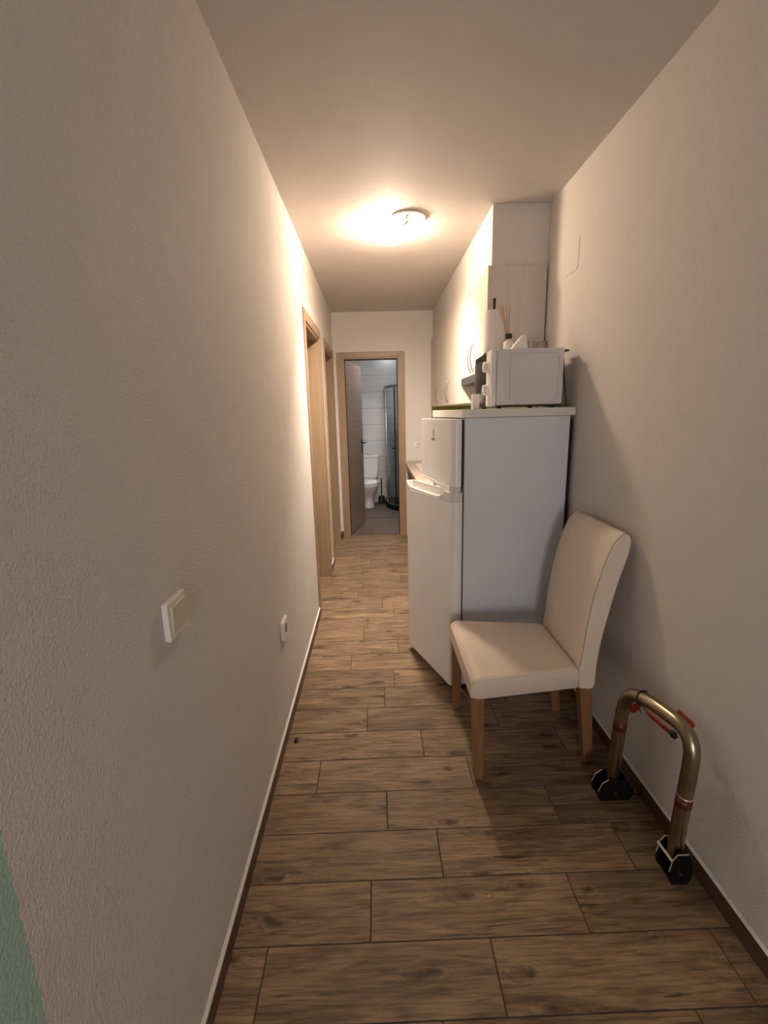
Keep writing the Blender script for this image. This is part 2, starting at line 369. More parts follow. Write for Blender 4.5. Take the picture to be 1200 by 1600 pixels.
bm = BM(); box(bm, (XL-0.17, YREAR-0.1, ZC), (XR+0.12, YB+0.12, ZC+0.1)); struct(finish(bm, 'ceiling', MT['ceiling']))
bm = BM(); box(bm, (-0.95, YB+0.121, 2.5), (1.08, 7.42, 2.6)); struct(finish(bm, 'ceiling_bathroom', MT['ceiling']))

# ---- walls
D1, D2, DT = (3.155, 3.935), (4.335, 5.105), 2.06     # clear openings in the left wall, head height
TW = 0.16
bm = BM()
for a, b in ((YREAR, D1[0]), (D1[1], D2[0]), (D2[1], YB)): box(bm, (XL-TW, a, 0), (XL, b, ZC))
for d in (D1, D2): box(bm, (XL-TW, d[0], DT), (XL, d[1], ZC))
struct(finish(bm, 'wall_left', MT['wall_teal']))
bm = BM(); box(bm, (XR, YREAR, 0), (XR+0.12, YB+0.12, ZC)); struct(finish(bm, 'wall_right', MT['wall']))
DX0, DX1 = -0.337, 0.288
bm = BM()
box(bm, (XL-TW, YB, 0), (DX0, YB+0.12, ZC)); box(bm, (DX1, YB, 0), (XR, YB+0.12, ZC)); box(bm, (DX0, YB, DT), (DX1, YB+0.12, ZC))
struct(finish(bm, 'wall_back', MT['wall']))
# the unlit room beyond the two side doors
bm = BM(); box(bm, (-2.5, 2.3, 0), (-2.4, YB, ZC)); struct(finish(bm, 'wall_side_room_left', MT['wall']))
bm = BM(); box(bm, (-2.4, 2.3, 0), (XL-TW, 2.4, ZC)); struct(finish(bm, 'wall_side_room_front', MT['wall']))
bm = BM(); box(bm, (-2.5, YB, 0), (XL-TW-.0005, YB+.12, ZC)); struct(finish(bm, 'wall_side_room_back', MT['wall']))
bm = BM(); box(bm, (-2.5, 2.3, ZC), (XL-.1705, YB+.12, ZC+.1)); struct(finish(bm, 'ceiling_side_room', MT['ceiling']))
# rear wall of the room behind, with an assumed glazed opening
bm = BM()
box(bm, (XL-TW, YREAR-0.12, 0), (-0.40, YREAR, ZC)); box(bm, (0.40, YREAR-0.12, 0), (XR+0.1, YREAR, ZC)); box(bm, (-0.40, YREAR-0.12, 2.05), (0.40, YREAR, ZC))
struct(finish(bm, 'wall_rear', MT['wall']))
bm = BM()
for a, b in (((-0.40, -0.34), (0.02, 2.05)), ((0.34, 0.40), (0.02, 2.05))): box(bm, (a[0], YREAR-0.08, b[0]), (a[1], YREAR-0.02, b[1]))
box(bm, (-0.34, YREAR-0.08, 1.99), (0.34, YREAR-0.02, 2.05)); box(bm, (-0.34, YREAR-0.08, 0.02), (0.34, YREAR-0.02, 0.12))
struct(finish(bm, 'window_1', MT['plastic'], bevel=0.004))

# bulkhead over the cupboards
bm = BM(); box(bm, (0.667, 2.696, 2.228), (XR, YB, ZC)); struct(finish(bm, 'wall_bulkhead', MT['wall'], bevel=0.003))
# backsplash
bm = BM(); box(bm, (XR-0.008, 2.76, 0.87), (XR, YB, 1.52)); box(bm, (0.652, YB-0.008, 0.91), (XR-0.008, YB, 1.52))
struct(finish(bm, 'wall_backsplash', MT['green']))
# bathroom walls
bm = BM(); box(bm, (-1.05, 7.42, 0), (1.2, 7.52, 2.6)); struct(finish(bm, 'wall_bathroom_back', MT['bath']))
bm = BM(); box(bm, (-1.05, YB+0.121, 0), (-0.95, 7.42, 2.6)); struct(finish(bm, 'wall_bathroom_left', MT['bath']))
bm = BM(); box(bm, (1.08, YB+0.121, 0), (1.2, 7.42, 2.6)); struct(finish(bm, 'wall_bathroom_right', MT['bath']))

# ---- baseboards
def baseboard(name, parts):
    root = BM()
    for (a, b) in parts: box(root, a, b)
    o = struct(finish(root, name, MT['skirt'], bevel=0.0015)); return o
H = 0.063
baseboard('baseboard_left', [((XL, YREAR, 0), (XL+.009, D1[0]-.066, H)), ((XL, D1[1]+.066, 0), (XL+.009, D2[0]-.066, H)), ((XL, D2[1]+.066, 0), (XL+.009, YB, H))])
bm = BM()
for a, b in ((YREAR, D1[0]-.067), (D1[1]+.067, D2[0]-.067)): prism(bm, [(XL, H), (XL+.009, H), (XL+.0085, H+.003), (XL, H+.009)], a, b, 'y')
struct(finish(bm, 'trim_1', MT['caulk']))
baseboard('baseboard_right', [((XR-.009, YREAR, 0), (XR, 2.75, H))])
bm = BM(); prism(bm, [(XR, H), (XR-.009, H), (XR-.0085, H+.001), (XR, H+.004)], YREAR, 2.75, 'y'); struct(finish(bm, 'trim_2', MT['caulk']))
baseboard('baseboard_back', [((XL+.009, YB-.009, 0), (DX0-.066, YB, H+.015))])

# ---- doors of the left wall: frame, leaf deep in the reveal, seal
def side_door(name, d):
    y0, y1 = d; aw, at = 0.066, 0.011
    root = bpy.data.objects.new(name, None); root.location = (XL, (y0+y1)/2, 0); COL.objects.link(root); root['_o'] = tuple(root.location); struct(root)
    bm = BM()
    box(bm, (XL, y0-aw, 0), (XL+at, y0, DT+aw)); box(bm, (XL, y1, 0), (XL+at, y1+aw, DT+aw)); box(bm, (XL, y0, DT), (XL+at, y1, DT+aw))
    finish(bm, 'architrave', MT['doorwood'], root, bevel=0.002)
    bm = BM(); t = 0.018
    box(bm, (XL-TW+.005, y0, 0), (XL, y0+t, DT)); box(bm, (XL-TW+.005, y1-t, 0), (XL, y1, DT)); box(bm, (XL-TW+.005, y0+t, DT-t), (XL, y1-t, DT))
    finish(bm, 'jamb', MT['doorwood'], root, bevel=0.0015)
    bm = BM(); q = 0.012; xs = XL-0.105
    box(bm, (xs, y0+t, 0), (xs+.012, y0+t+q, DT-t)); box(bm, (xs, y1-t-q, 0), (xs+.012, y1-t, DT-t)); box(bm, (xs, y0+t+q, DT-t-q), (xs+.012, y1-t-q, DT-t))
    finish(bm, 'rubber_seal', MT['seal'], root)  # made thick and black, standing in for shade under the head
    h = Vector((XL-TW-.004, y1-t-.006, 0)); e = Vector((-.70, .714, 0)).normalized(); n = Vector((e.y, -e.x, 0))     # leaf stands open in the side room
    wl = y1-y0-2*t-.006
    def lp_(a, b, z): return tuple(h + e*a - n*b + Vector((0, 0, z)))
    bm = BM(); hexa(bm, [lp_(0,0,.008), lp_(wl,0,.008), lp_(wl,.04,.008), lp_(0,.04,.008)], [lp_(0,0,DT-.03), lp_(wl,0,DT-.03), lp_(wl,.04,DT-.03), lp_(0,.04,DT-.03)])
    lf = finish(bm, 'door_leaf', MT['doorwood'], root, bevel=0.001)
    bm = BM(); tube(bm, [lp_(wl-.06,0,1.06), lp_(wl-.06,-.045,1.06), lp_(wl-.065,-.05,1.06), lp_(wl-.18,-.05,1.06)], 0.009, 10)
    finish(bm, 'door_handle', MT['black'], lf)
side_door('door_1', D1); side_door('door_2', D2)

# ---- bathroom door, leaf swung into the bathroom
root = bpy.data.objects.new('door_3', None); root.location = (-0.02, YB, 0); COL.objects.link(root); root['_o'] = tuple(root.location); struct(root)
bm = BM(); aw, at = 0.066, 0.012
box(bm, (DX0-aw, YB-at, 0), (DX0, YB, DT+aw-.012)); box(bm, (DX1, YB-at, 0), (DX1+aw, YB, DT+aw-.012)); box(bm, (DX0, YB-at, DT), (DX1, YB, DT+aw-.012))
finish(bm, 'architrave', MT['doorwood'], root, bevel=0.002)
bm = BM(); t = 0.016
box(bm, (DX0, YB, 0), (DX0+t, YB+.12, DT)); box(bm, (DX1-t, YB, 0), (DX1, YB+.12, DT)); box(bm, (DX0+t, YB, DT-t), (DX1-t, YB+.12, DT))
finish(bm, 'jamb', MT['doorwood'], root, bevel=0.0015)
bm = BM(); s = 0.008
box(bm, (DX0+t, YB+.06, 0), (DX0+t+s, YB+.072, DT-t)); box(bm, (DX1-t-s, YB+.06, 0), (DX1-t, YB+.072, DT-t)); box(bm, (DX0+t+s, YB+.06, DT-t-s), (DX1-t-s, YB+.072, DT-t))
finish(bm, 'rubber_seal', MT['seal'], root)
hx, hy = DX0+t+.004, YB+0.115; ex, ey = -0.160, 6.02
dv = Vector((ex-hx, ey-hy, 0)); ln = dv.length; dv.normalize(); nv = Vector((dv.y, -dv.x, 0))
def LP(s, n, z): return tuple(Vector((hx, hy, 0)) + dv*s + nv*n + Vector((0, 0, z)))
bm = BM(); hexa(bm, [LP(0,0,.01), LP(0,-.04,.01), LP(ln,-.04,.01), LP(ln,0,.01)], [LP(0,0,DT-t-.004), LP(0,-.04,DT-t-.004), LP(ln,-.04,DT-t-.004), LP(ln,0,DT-t-.004)])
lf = finish(bm, 'door_leaf', MT['leafwood'], root, bevel=0.0012)
bm = BM(); hexa(bm, [LP(ln-.075,0,.95), LP(ln-.075,.006,.95), LP(ln-.035,.006,.95), LP(ln-.035,0,.95)], [LP(ln-.075,0,1.12), LP(ln-.075,.006,1.12), LP(ln-.035,.006,1.12), LP(ln-.035,0,1.12)])
tube(bm, [LP(ln-.055,.004,1.08), LP(ln-.055,.05,1.08), LP(ln-.062,.055,1.08), LP(ln-.17,.055,1.08)], 0.009, 10)
hexa(bm, [LP(ln-.075,-.04,.95), LP(ln-.075,-.046,.95), LP(ln-.035,-.046,.95), LP(ln-.035,-.04,.95)], [LP(ln-.075,-.04,1.12), LP(ln-.075,-.046,1.12), LP(ln-.035,-.046,1.12), LP(ln-.035,-.04,1.12)])
finish(bm, 'door_handle', MT['black'], lf)

# ================================================================== OBJECTS
# ---- fridge freezer
a8 = math.radians(8); U = Vector((math.cos(a8), math.sin(a8), 0)); V = Vector((-math.sin(a8), math.cos(a8), 0)); FO = Vector((0.424, 2.141, 0))
def F(u, v, z): return tuple(FO + U*u + V*v + Vector((0, 0, z)))
fr = thing('fridge_freezer', F(.27, .27, 0), 'white fridge freezer angled against the right wall behind the cream chair, lower door ajar', 'fridge')
def fbox(bm, u0, v0, z0, u1, v1, z1):
    hexa(bm, [F(u0,v0,z0), F(u1,v0,z0), F(u1,v1,z0), F(u0,v1,z0)], [F(u0,v0,z1), F(u1,v0,z1), F(u1,v1,z1), F(u0,v1,z1)])
bm = BM(); fbox(bm, 0, 0, .028, .533, .55, 1.418); finish(bm, 'body', MT['bluelit'], fr, bevel=0.003)
bm = BM(); fbox(bm, .5335, .012, .06, .5555, .538, 1.40); finish(bm, 'rear_condenser', MT['black'], fr)
bm = BM(); pts = []
def arc(cx, cy, r, a0, a1, n=8): return [(cx+r*math.cos(a0+(a1-a0)*i/n), cy+r*math.sin(a0+(a1-a0)*i/n)) for i in range(n+1)]
pl = arc(.03-.012, .03-.004, .03, PI, 1.5*PI) + [(.557, -.004), (.557, .554)] + arc(.03-.012, .554-.03, .03, .5*PI, PI)
pw = [F(p[0], p[1], 0)[:2] for p in pl]
prism(bm, pw, 1.419, 1.458); finish(bm, 'top_lid', MT['plastic'], fr, bevel=0.004)
bm = BM(); fbox(bm, .004, .006, .004, .50, .544, .028); finish(bm, 'plinth', MT['black'], fr)
for v in (.03, .52):
    bm = BM(); lathe(bm, [(.014, 0), (.017, .004), (.017, .02)], F(.03, v, 0), 14); finish(bm, 'foot', MT['steel'], fr)
bm = BM(); fbox(bm, -.0065, .012, 1.085, -.0005, .538, 1.41); fbox(bm, -.004, .012, .04, -.0005, .538, 1.06); finish(bm, 'gasket', MT['seal'], fr)

def fdoor(name, P0, P1, th, z0, z1, rad, handle):
    """P0 hinge-side outer corner, P1 far outer corner; returns frame function too"""
    P0 = Vector((*P0, 0)); P1 = Vector((*P1, 0)); e = (P1-P0); W = e.length; e.normalize(); n = Vector((-e.y, e.x, 0))   # n outward (towards the left wall)
    def Q(s, d, z): return tuple(P0 + e*s - n*d + Vector((0, 0, z)))
    pl = arc(rad, rad, rad, 1.5*PI, PI) ; pl = [(p[0], p[1]) for p in pl]
    plan = pl + [(0, th), (W, th)] + arc(W-.012, .012, .012, 0, -.5*PI, 4)
    plan = [Q(s, d, 0)[:2] for s, d in plan]
    bm = BM(); prism(bm, plan, z0, z1); return bm, Q, W
# upper (freezer) door
bm, Q, W = fdoor('x', (.362, 2.124), (.270, 2.665), .047, 1.093, 1.414, .034, None)
du = finish(bm, 'freezer_door', MT['white'], fr, bevel=0.0025)
bm = BM()          # moulded grip strip along its lower edge, cut away towards the free end
def sk(bm, Q, prof, d0, d1):
    a = [bm.verts.new(Q(s, d0, z)) for s, z in prof]; b = [bm.verts.new(Q(s, d1, z)) for s, z in prof]; n = len(prof)
    bm.faces.new(a); bm.faces.new(b[::-1])
    for i in range(n): bm.faces.new((a[i], b[i], b[(i+1)%n], a[(i+1)%n]))
sk(bm, Q, [(.03, 1.092), (W, 1.092), (W, 1.086), (.40, 1.084), (.30, 1.078), (.20, 1.066), (.03, 1.062)], -.003, .045)
sk(bm, Q, [(.004, 1.092), (.03, 1.092), (.03, 1.062), (.004, 1.062)], .018, .045)
finish(bm, 'grip_strip', MT['plastic'], du, bevel=0.0025)
# emblem: ring with a small i, and the word beneath
def emblem(Q, sc, zc):
    n = 28; bm = BM(); ro, ri = 1.0, .80
    for k in range(n):
        a0, a1 = 2*PI*k/n, 2*PI*(k+1)/n
        f = [bm.verts.new(Q(sc+.016*r*math.cos(a), -.0006, zc+.019*r*math.sin(a))) for r, a in ((ri, a0), (ro, a0), (ro, a1), (ri, a1))]
        bm.faces.new(f)
    for (x0, x1, y0, y1) in ((-.0025, .0025, -.009, .006), (-.0028, .0028, .009, .0135)):
        bm.faces.new([bm.verts.new(Q(sc+x, -.0006, zc+y)) for x, y in ((x0,y0),(x1,y0),(x1,y1),(x0,y1))])
    return bm
bm = emblem(Q, .30, 1.342); em = finish(bm, 'emblem', MT['ink'], du)
def lettering(text, Q, s0, z0, size, m, parent, name, flip=True, dep=-.0008, stretch=1.0):
    cu = bpy.data.curves.new('t', 'FONT'); cu.body = text; cu.size = size; cu.extrude = 0; cu.offset = size*.02; cu.align_x = 'CENTER'
    ob = bpy.data.objects.new('t', cu); COL.objects.link(ob)
    dg = bpy.context.evaluated_depsgraph_get(); me = bpy.data.meshes.new_from_object(ob.evaluated_get(dg))
    bm = BM(); bm.from_mesh(me)
    for v in bm.verts:
        x, y = v.co.x*stretch, v.co.y
        v.co = Vector(Q(s0 + (-x if flip else x), dep, z0+y))
    bpy.data.objects.remove(ob); bpy.data.meshes.remove(me)
    return finish(bm, name, m, parent)
lettering('INDESIT', Q, .30, 1.303, .018, MT['ink2'], du, 'emblem_word')
# lower (fridge) door, ajar
bm, Q, W = fdoor('x', (.366, 2.100), (.1745, 2.592), .050, .036, 1.022, .034, None)
dl = finish(bm, 'fridge_door', MT['white'], fr, bevel=0.0025)
bm = BM()
sk(bm, Q, [(.0, 1.022), (W, 1.022), (W, 1.066), (W-.02, 1.070), (.14, 1.070), (.0, 1.070)], .036, .049)     # back wall of the scoop
sk(bm, Q, [(.034, 1.022), (.12, 1.022), (.118, 1.032), (.09, 1.066), (.034, 1.070)], .0, .036)          # hinge-side shoulder
sk(bm, Q, [(.004, 1.022), (.034, 1.022), (.034, 1.070), (.004, 1.070)], .014, .049)
sk(bm, Q, [(W-.04, 1.022), (W-.002, 1.022), (W-.002, 1.068), (W-.012, 1.070)], .0, .036)            # far shoulder
sk(bm, Q, [(.10, 1.022), (W-.02, 1.022), (W-.02, 1.030), (.10, 1.030)], .002, .036)
finish(bm, 'handle_scoop', MT['plastic'], dl, bevel=0.002)
bm = BM()
tube(bm, smooth_path([Q(W-.012, .003, 1.064), Q(W-.045, -.004, 1.046), Q(W-.12, -.010, 1.038), Q(W-.25, -.012, 1.034), Q(.17, -.010, 1.033), Q(.125, -.003, 1.036), Q(.105, .004, 1.05)], 5), .0065, 10)
finish(bm, 'handle_lip', MT['plastic'], dl, smooth=True)
bm = BM(); sk(bm, Q, [(.02, .06), (W-.02, .06), (W-.02, 1.0), (.02, 1.0)], .050, .060); finish(bm, 'door_gasket', MT['plastic'], dl, bevel=.003)

# ---- microwave on the fridge
mr = math.radians(-2.2); MO = Vector((0.565, 2.238, 1.458))
def Mw(x, y, z): return tuple(MO + Vector((x*math.cos(mr)-y*math.sin(mr), x*math.sin(mr)+y*math.cos(mr), z)))
def mbox(bm, a, b):
    x0, y0, z0 = a; x1, y1, z1 = b
    hexa(bm, [Mw(x0,y0,z0), Mw(x1,y0,z0), Mw(x1,y1,z0), Mw(x0,y1,z0)], [Mw(x0,y0,z1), Mw(x1,y0,z1), Mw(x1,y1,z1), Mw(x0,y1,z1)])
mwv = thing('microwave', Mw(.17, .22, 0), 'white microwave with two knobs and a dark door on top of the fridge', 'microwave')
bm = BM(); mbox(bm, (.028, 0, .016), (.345, .44, .276)); finish(bm, 'housing', MT['mwhite'], mwv, bevel=0.007, seg=3)
bm = BM()         # pressed rounded panel on the side
pp = [Mw(x, 0, z) for x, z in (arc(.30, .235, .02, 0, .5*PI, 6) + [(.09, .255), (.09, .045)] + arc(.30, .065, .02, -.5*PI, 0, 6))]
rim = [Vector(p) + Vector((0, -.0012, 0)) for p in pp]
for i in (0, ): tube(bm, [*rim[:9]] , .0022, 8)
tube(bm, [*rim[9:], rim[0]], .0022, 8)
finish(bm, 'side_panel', MT['mwhite'], mwv, smooth=True)
bm = BM()
def ctl(z): return -0.004*math.cos((z-.146)/.13*1.2)
mbox(bm, (0, .001, .012), (.0275, .125, .278)); finish(bm, 'control_panel', MT['plastic'], mwv, bevel=0.009, seg=3)
bm = BM(); mbox(bm, (.002, .127, .014), (.0275, .439, .277)); dr = finish(bm, 'oven_door', MT['darkmetal'], mwv, bevel=0.003)
bm = BM(); pts = []
for i in range(13):
    t = i/12; y = .135+.295*t; pts.append((y, -.018*math.sin(PI*t)**.7))
a = [bm.verts.new(Mw(d, y, .03)) for y, d in pts]; b = [bm.verts.new(Mw(d, y, .235)) for y, d in pts]
for i in range(12): bm.faces.new((a[i], a[i+1], b[i+1], b[i]))
c = [bm.verts.new(Mw(.001, y, .03)) for y, d in pts]; d_ = [bm.verts.new(Mw(.001, y, .235)) for y, d in pts]
for i in range(12): bm.faces.new((c[i+1], c[i], d_[i], d_[i+1])); bm.faces.new((a[i], c[i], c[i+1], a[i+1])); bm.faces.new((b[i+1], d_[i+1], d_[i], b[i]))
finish(bm, 'door_window', MT['blackglass'], dr, smooth=True)
for z in (.20, .092):
    bm = BM(); cpt = Vector(Mw(0, .058, z)); ax = Vector((-math.cos(mr), -math.sin(mr), 0))
    tube(bm, [cpt+ax*-.002, cpt+ax*.004, cpt+ax*.006, cpt+ax*.026, cpt+ax*.029], [.032, .032, .026, .024, .020], 28)
    finish(bm, 'knob', MT['plastic'], mwv, smooth=False, bevel=.001)
for x, y in ((.05, .04), (.31, .04), (.05, .40), (.31, .40)):
    bm = BM(); lathe(bm, [(.013, 0), (.013, .018)], Mw(x, y, 0), 14); finish(bm, 'foot', MT['black'], mwv)
bm = BM(); mbox(bm, (.04, .012, .009), (.335, .43, .0165)); finish(bm, 'base_plate', MT['black'], mwv)
bm = BM(); mbox(bm, (.345, .03, .262), (.378, .12, .27)); finish(bm, 'rear_spacer', MT['black'], mwv, bevel=.002)
bm = BM(); tube(bm, smooth_path([Mw(.343, .06, .245), Mw(.358, .055, .235), Mw(.364, .05, .16), Mw(.372, .045, .08), Mw(.382, .045, .006)], 5), .0042, 8); finish(bm, 'power_cord', MT['black'], mwv, smooth=True)
bm = BM(); box(bm, (.692, 2.2295, 1.4795), (.696, 2.2315, 1.4835)); finish(bm, 'screw', MT['black'], mwv)

ZM = 1.458+.2765
# ---- kitchen roll on its holder
kr = thing('paper_towel_roll', (.640, 2.51, ZM), 'white paper towel roll on a black upright holder, on the microwave', 'paper towel')
bm = BM(); lathe(bm, [(.05, 0), (.05, .006), (.012, .008), (.0075, .012), (.0075, .27), (.0085, .272), (.0085, .282), (.004, .286)], (.640, 2.51, ZM), 24); finish(bm, 'holder', MT['black'], kr, smooth=False)
bm = BM(); n = 40; prof = [(.020, .010), (.049, .010), (.0505, .014), (.0505, .218), (.049, .222), (.020, .222)]
rings = [[bm.verts.new((.640+r*math.cos(2*PI*k/n), 2.51+r*math.sin(2*PI*k/n), ZM+z)) for k in range(n)] for r, z in prof]
for i in range(6):
    A, B = rings[i], rings[(i+1) % 6]
    for k in range(n): bm.faces.new((A[k], A[(k+1)%n], B[(k+1)%n], B[k]))
finish(bm, 'paper', MT['paper'], kr)
# ---- reed diffuser
rd = thing('reed_diffuser', (.692, 2.41, ZM), 'small white reed diffuser bottle with black collar and dry sticks, on the microwave', 'diffuser')
bm = BM(); lathe(bm, [(.020, 0), (.025, .004), (.026, .03), (.024, .05), (.012, .062), (.011, .072)], (.692, 2.41, ZM), 24); finish(bm, 'bottle', MT['plastic'], rd, smooth=True)
bm = BM(); lathe(bm, [(.015, .068), (.0175, .071), (.0175, .091), (.015, .094)], (.692, 2.41, ZM), 24); finish(bm, 'collar', MT['black'], rd)
for i in range(10):
    bm = BM(); ang = i*.9; dx = -.014 + .020*math.cos(ang*2.1)-.006; dy = .02*math.sin(ang*1.7)
    tube(bm, [(.692+.25*dx*.2, 2.41+.05*dy, ZM+.06), (.692+dx*1.15, 2.41+dy, ZM+.222+.008*math.sin(i*2))], .0018, 6); finish(bm, 'reed', MT['reed'], rd)
# ---- little sloped white box, cups
bm = BM(); prism(bm, [(.672, ZM), (.736, ZM+.073), (.745, ZM+.077), (.752, ZM+.070), (.763, ZM), ], 2.31, 2.36, 'y')
tag(finish(bm, 'sloped_box', MT['plastic'], bevel=.003), 'small white sloped plastic box leaning on the microwave beside the diffuser', 'box')
def cup(name, cx, cy, r, h, label, lid=False):
    root = thing(name, (cx, cy, ZM), label, 'tin')
    bm = BM(); n = 28; prof = [(r-.001, 0), (r, .001), (r, h), (r-.0015, h), (r-.0015, .002), (.001, .002)]
    rings = [[bm.verts.new((cx+q*math.cos(2*PI*k/n), cy+q*math.sin(2*PI*k/n), ZM+z)) for k in range(n)] for q, z in prof]
    for i in range(5):
        for k in range(n): bm.faces.new((rings[i][k], rings[i][(k+1)%n], rings[i+1][(k+1)%n], rings[i+1][k]))
    bm.faces.new(rings[0][::-1])
    finish(bm, 'body', MT['steel'], root, smooth=False, bevel=0)
    bm = BM(); ring = [(cx+r*math.cos(2*PI*k/28), cy+r*math.sin(2*PI*k/28), ZM+h) for k in range(29)]
    tube(bm, ring, .0015, 6, cap=False); finish(bm, 'rim', MT['steel'], root, smooth=True)
    return root
cup('metal_tin', .790, 2.38, .024, .047, 'round silver metal tin on the microwave, next to the sloped white box')
root = thing('metal_cutter', (.853, 2.38, ZM), 'squarish silver metal tin with slanted side, rearmost on the microwave top', 'tin')
bm = BM(); th = .0015
prism(bm, [(.824, ZM), (.8255, ZM), (.839, ZM+.046), (.8375, ZM+.048)], 2.36, 2.40, 'y')
prism(bm, [(.838, ZM+.047), (.878, ZM+.049), (.878, ZM+.051), (.838, ZM+.049)], 2.36, 2.40, 'y')
box(bm, (.8765, 2.36, ZM), (.878, 2.40, ZM+.05)); finish(bm, 'side_wall', MT['steel'], root)
bm = BM(); prism(bm, [(.834, ZM+.012), (.874, ZM+.012), (.874, ZM+.047), (.843, ZM+.045)], 2.385, 2.388, 'y'); finish(bm, 'back_plate', MT['steel'], root)
# ---- small white box standing on the lid
bm = BM(); box(bm, (.491, 2.300, 1.458), (.527, 2.335, 1.532)); tag(finish(bm, 'small_box', MT['plastic'], bevel=.004, seg=3), 'small upright white box on the fridge top, in front of the microwave door', 'box')

# ---- chair
ch = thing('dining_chair', (.60, 1.76, 0), 'cream faux leather dining chair with wooden legs against the right wall', 'chair')
# seat: tapered cushion, lofted along depth
def seat_ring(t):
    # t 0 front .. 1 back
    x = .336 + (.777-.336)*t
    y0 = 1.503 + .073*t; y1 = 2.017 - .046*t
    zt = .468 - .010*t; zb = .380 - .012*t
    if t < .09:
        k = 1-t/.09; zt -= .020*k*k; y0 += .012*k*k; y1 -= .012*k*k; zb += .004*k
    if t > .93:
        k = (t-.93)/.07; zt -= .012*k*k
    r = .020; pts = []
    for (cy, cz, a0) in ((y1-r, zt-r, 0), (y0+r, zt-r, .5*PI)):
        for i in range(6):
            a = a0+.5*PI*i/5; pts.append((x, cy+r*math.cos(a), cz+r*math.sin(a)))
    pts += [(x, y0, zb+.004), (x, y0+.004, zb), (x, y1-.004, zb), (x, y1, zb+.004)]
    # gentle crown
    return pts
ts = [0, .008, .02, .04, .07, .1, .2, .35, .5, .65, .8, .93, .965, .985, 1.0]
bm = BM(); loft(bm, [seat_ring(t) for t in ts]); st = finish(bm, 'seat', MT['leather'], ch, smooth=False, bevel=0)
for p in st.data.polygons: p.use_smooth = abs(p.normal.z) < 2 and len(p.vertices) == 4
bm = BM()
sp = []
for t in ts[1:-3]:
    x = .336+(.777-.336)*t; y0 = 1.503+.073*t; zt = .468-.010*t
    k = max(0, 1-t/.09)
    sp.append((x, y0+.004+.012*k*k, zt-.011-.02*k*k))
sp = [(sp[0][0]-.001, sp[0][1], .385)] + sp
tube(bm, sp, .0016, 6); finish(bm, 'seat_seam', MT['seam'], st, smooth=True)
# backrest: curved side profile, lofted along width
front = [(.782,.400),(.783,.458),(.792,.526),(.804,.626),(.825,.745),(.853,.853),(.886,.943),(.914,.976),(.929,.987)]
back = [(.942,.984),(.955,.969),(.954,.917),(.914,.781),(.886,.663),(.864,.557),(.850,.449),(.842,.362),(.785,.362)]
fp = [tuple(p)[:2] for p in smooth_path([(x, z, 0) for x, z in front], 3)] + [tuple(p)[:2] for p in smooth_path([(x, z, 0) for x, z in back], 3)]
def yb_near(x, z): return 1.570 + .035*max(0, (z-.36))/.63 + .012
def yb_far(x, z): return 1.982 + .05*max(0, (z-.40))/.6
cen = Vector((sum(p[0] for p in fp)/len(fp), sum(p[1] for p in fp)/len(fp)))
def back_ring(f, shrink):
    out = []
    # inward offset of the outline by shrink (rounded edge)
    n = len(fp)
    for i in range(n):
        p = Vector(fp[i]); a = Vector(fp[i-1]); b = Vector(fp[(i+1) % n]); t = (b-a).normalized(); nn = Vector((-t.y, t.x))
        q = p + nn*(-shrink) if False else p
        # outline runs clockwise seen from the camera side; inward normal points to the right of travel
        q = p + Vector((t.y, -t.x))*shrink
        y = yb_near(*p)+(yb_far(*p)-yb_near(*p))*f
        out.append((q.x, y, q.y))
    return out
bm = BM(); wd = .42
rs = [(0, .006), (.004, .0025), (.012, .0)]
rr = [back_ring(f, s) for f, s in rs] + [back_ring(f, 0) for f in (.25, .5, .75)] + [back_ring(1-f, s) for f, s in rs[::-1]]
loft(bm, rr); bk = finish(bm, 'backrest', MT['leather'], ch)
for p in bk.data.polygons: p.use_smooth = len(p.vertices) == 4
bm = BM(); tube(bm, [(p[0]+.0015, yb_near(*p)+.0015, p[1]) for p in fp[3:len(smooth_path([(x, z, 0) for x, z in front], 3))+4]], .0014, 6); finish(bm, 'backrest_seam', MT['seam'], bk, smooth=True)
def leg(tx0, tx1, ty0, ty1, bx0, bx1, by0, by1, zt):
    bm = BM(); hexa(bm, [(bx0,by0,.004),(bx1,by0,.004),(bx1,by1,.004),(bx0,by1,.004)], [(tx0,ty0,zt),(tx1,ty0,zt),(tx1,ty1,zt),(tx0,ty1,zt)])
    o = finish(bm, 'leg', MT['chairwood'], ch, bevel=.002)
    bm = BM(); cx, cy = (bx0+bx1)/2, (by0+by1)/2
    box(bm, (cx-.012, cy-.012, 0), (cx+.012, cy+.012, .0042)); finish(bm, 'glide', MT['black'], o)
leg(.343, .388, 1.512, 1.557, .362, .397, 1.528, 1.563, .385)
leg(.343, .388, 1.965, 2.010, .352, .387, 1.975, 2.012, .385)
leg(.786, .836, 1.583, 1.625, .836, .872, 1.598, 1.634, .364)
leg(.786, .836, 1.935, 1.977, .832, .868, 1.925, 1.961, .364)
bm = BM(); box(bm, (.388, 1.524, .350), (.786, 1.540, .383)) if False else None
bm.free()

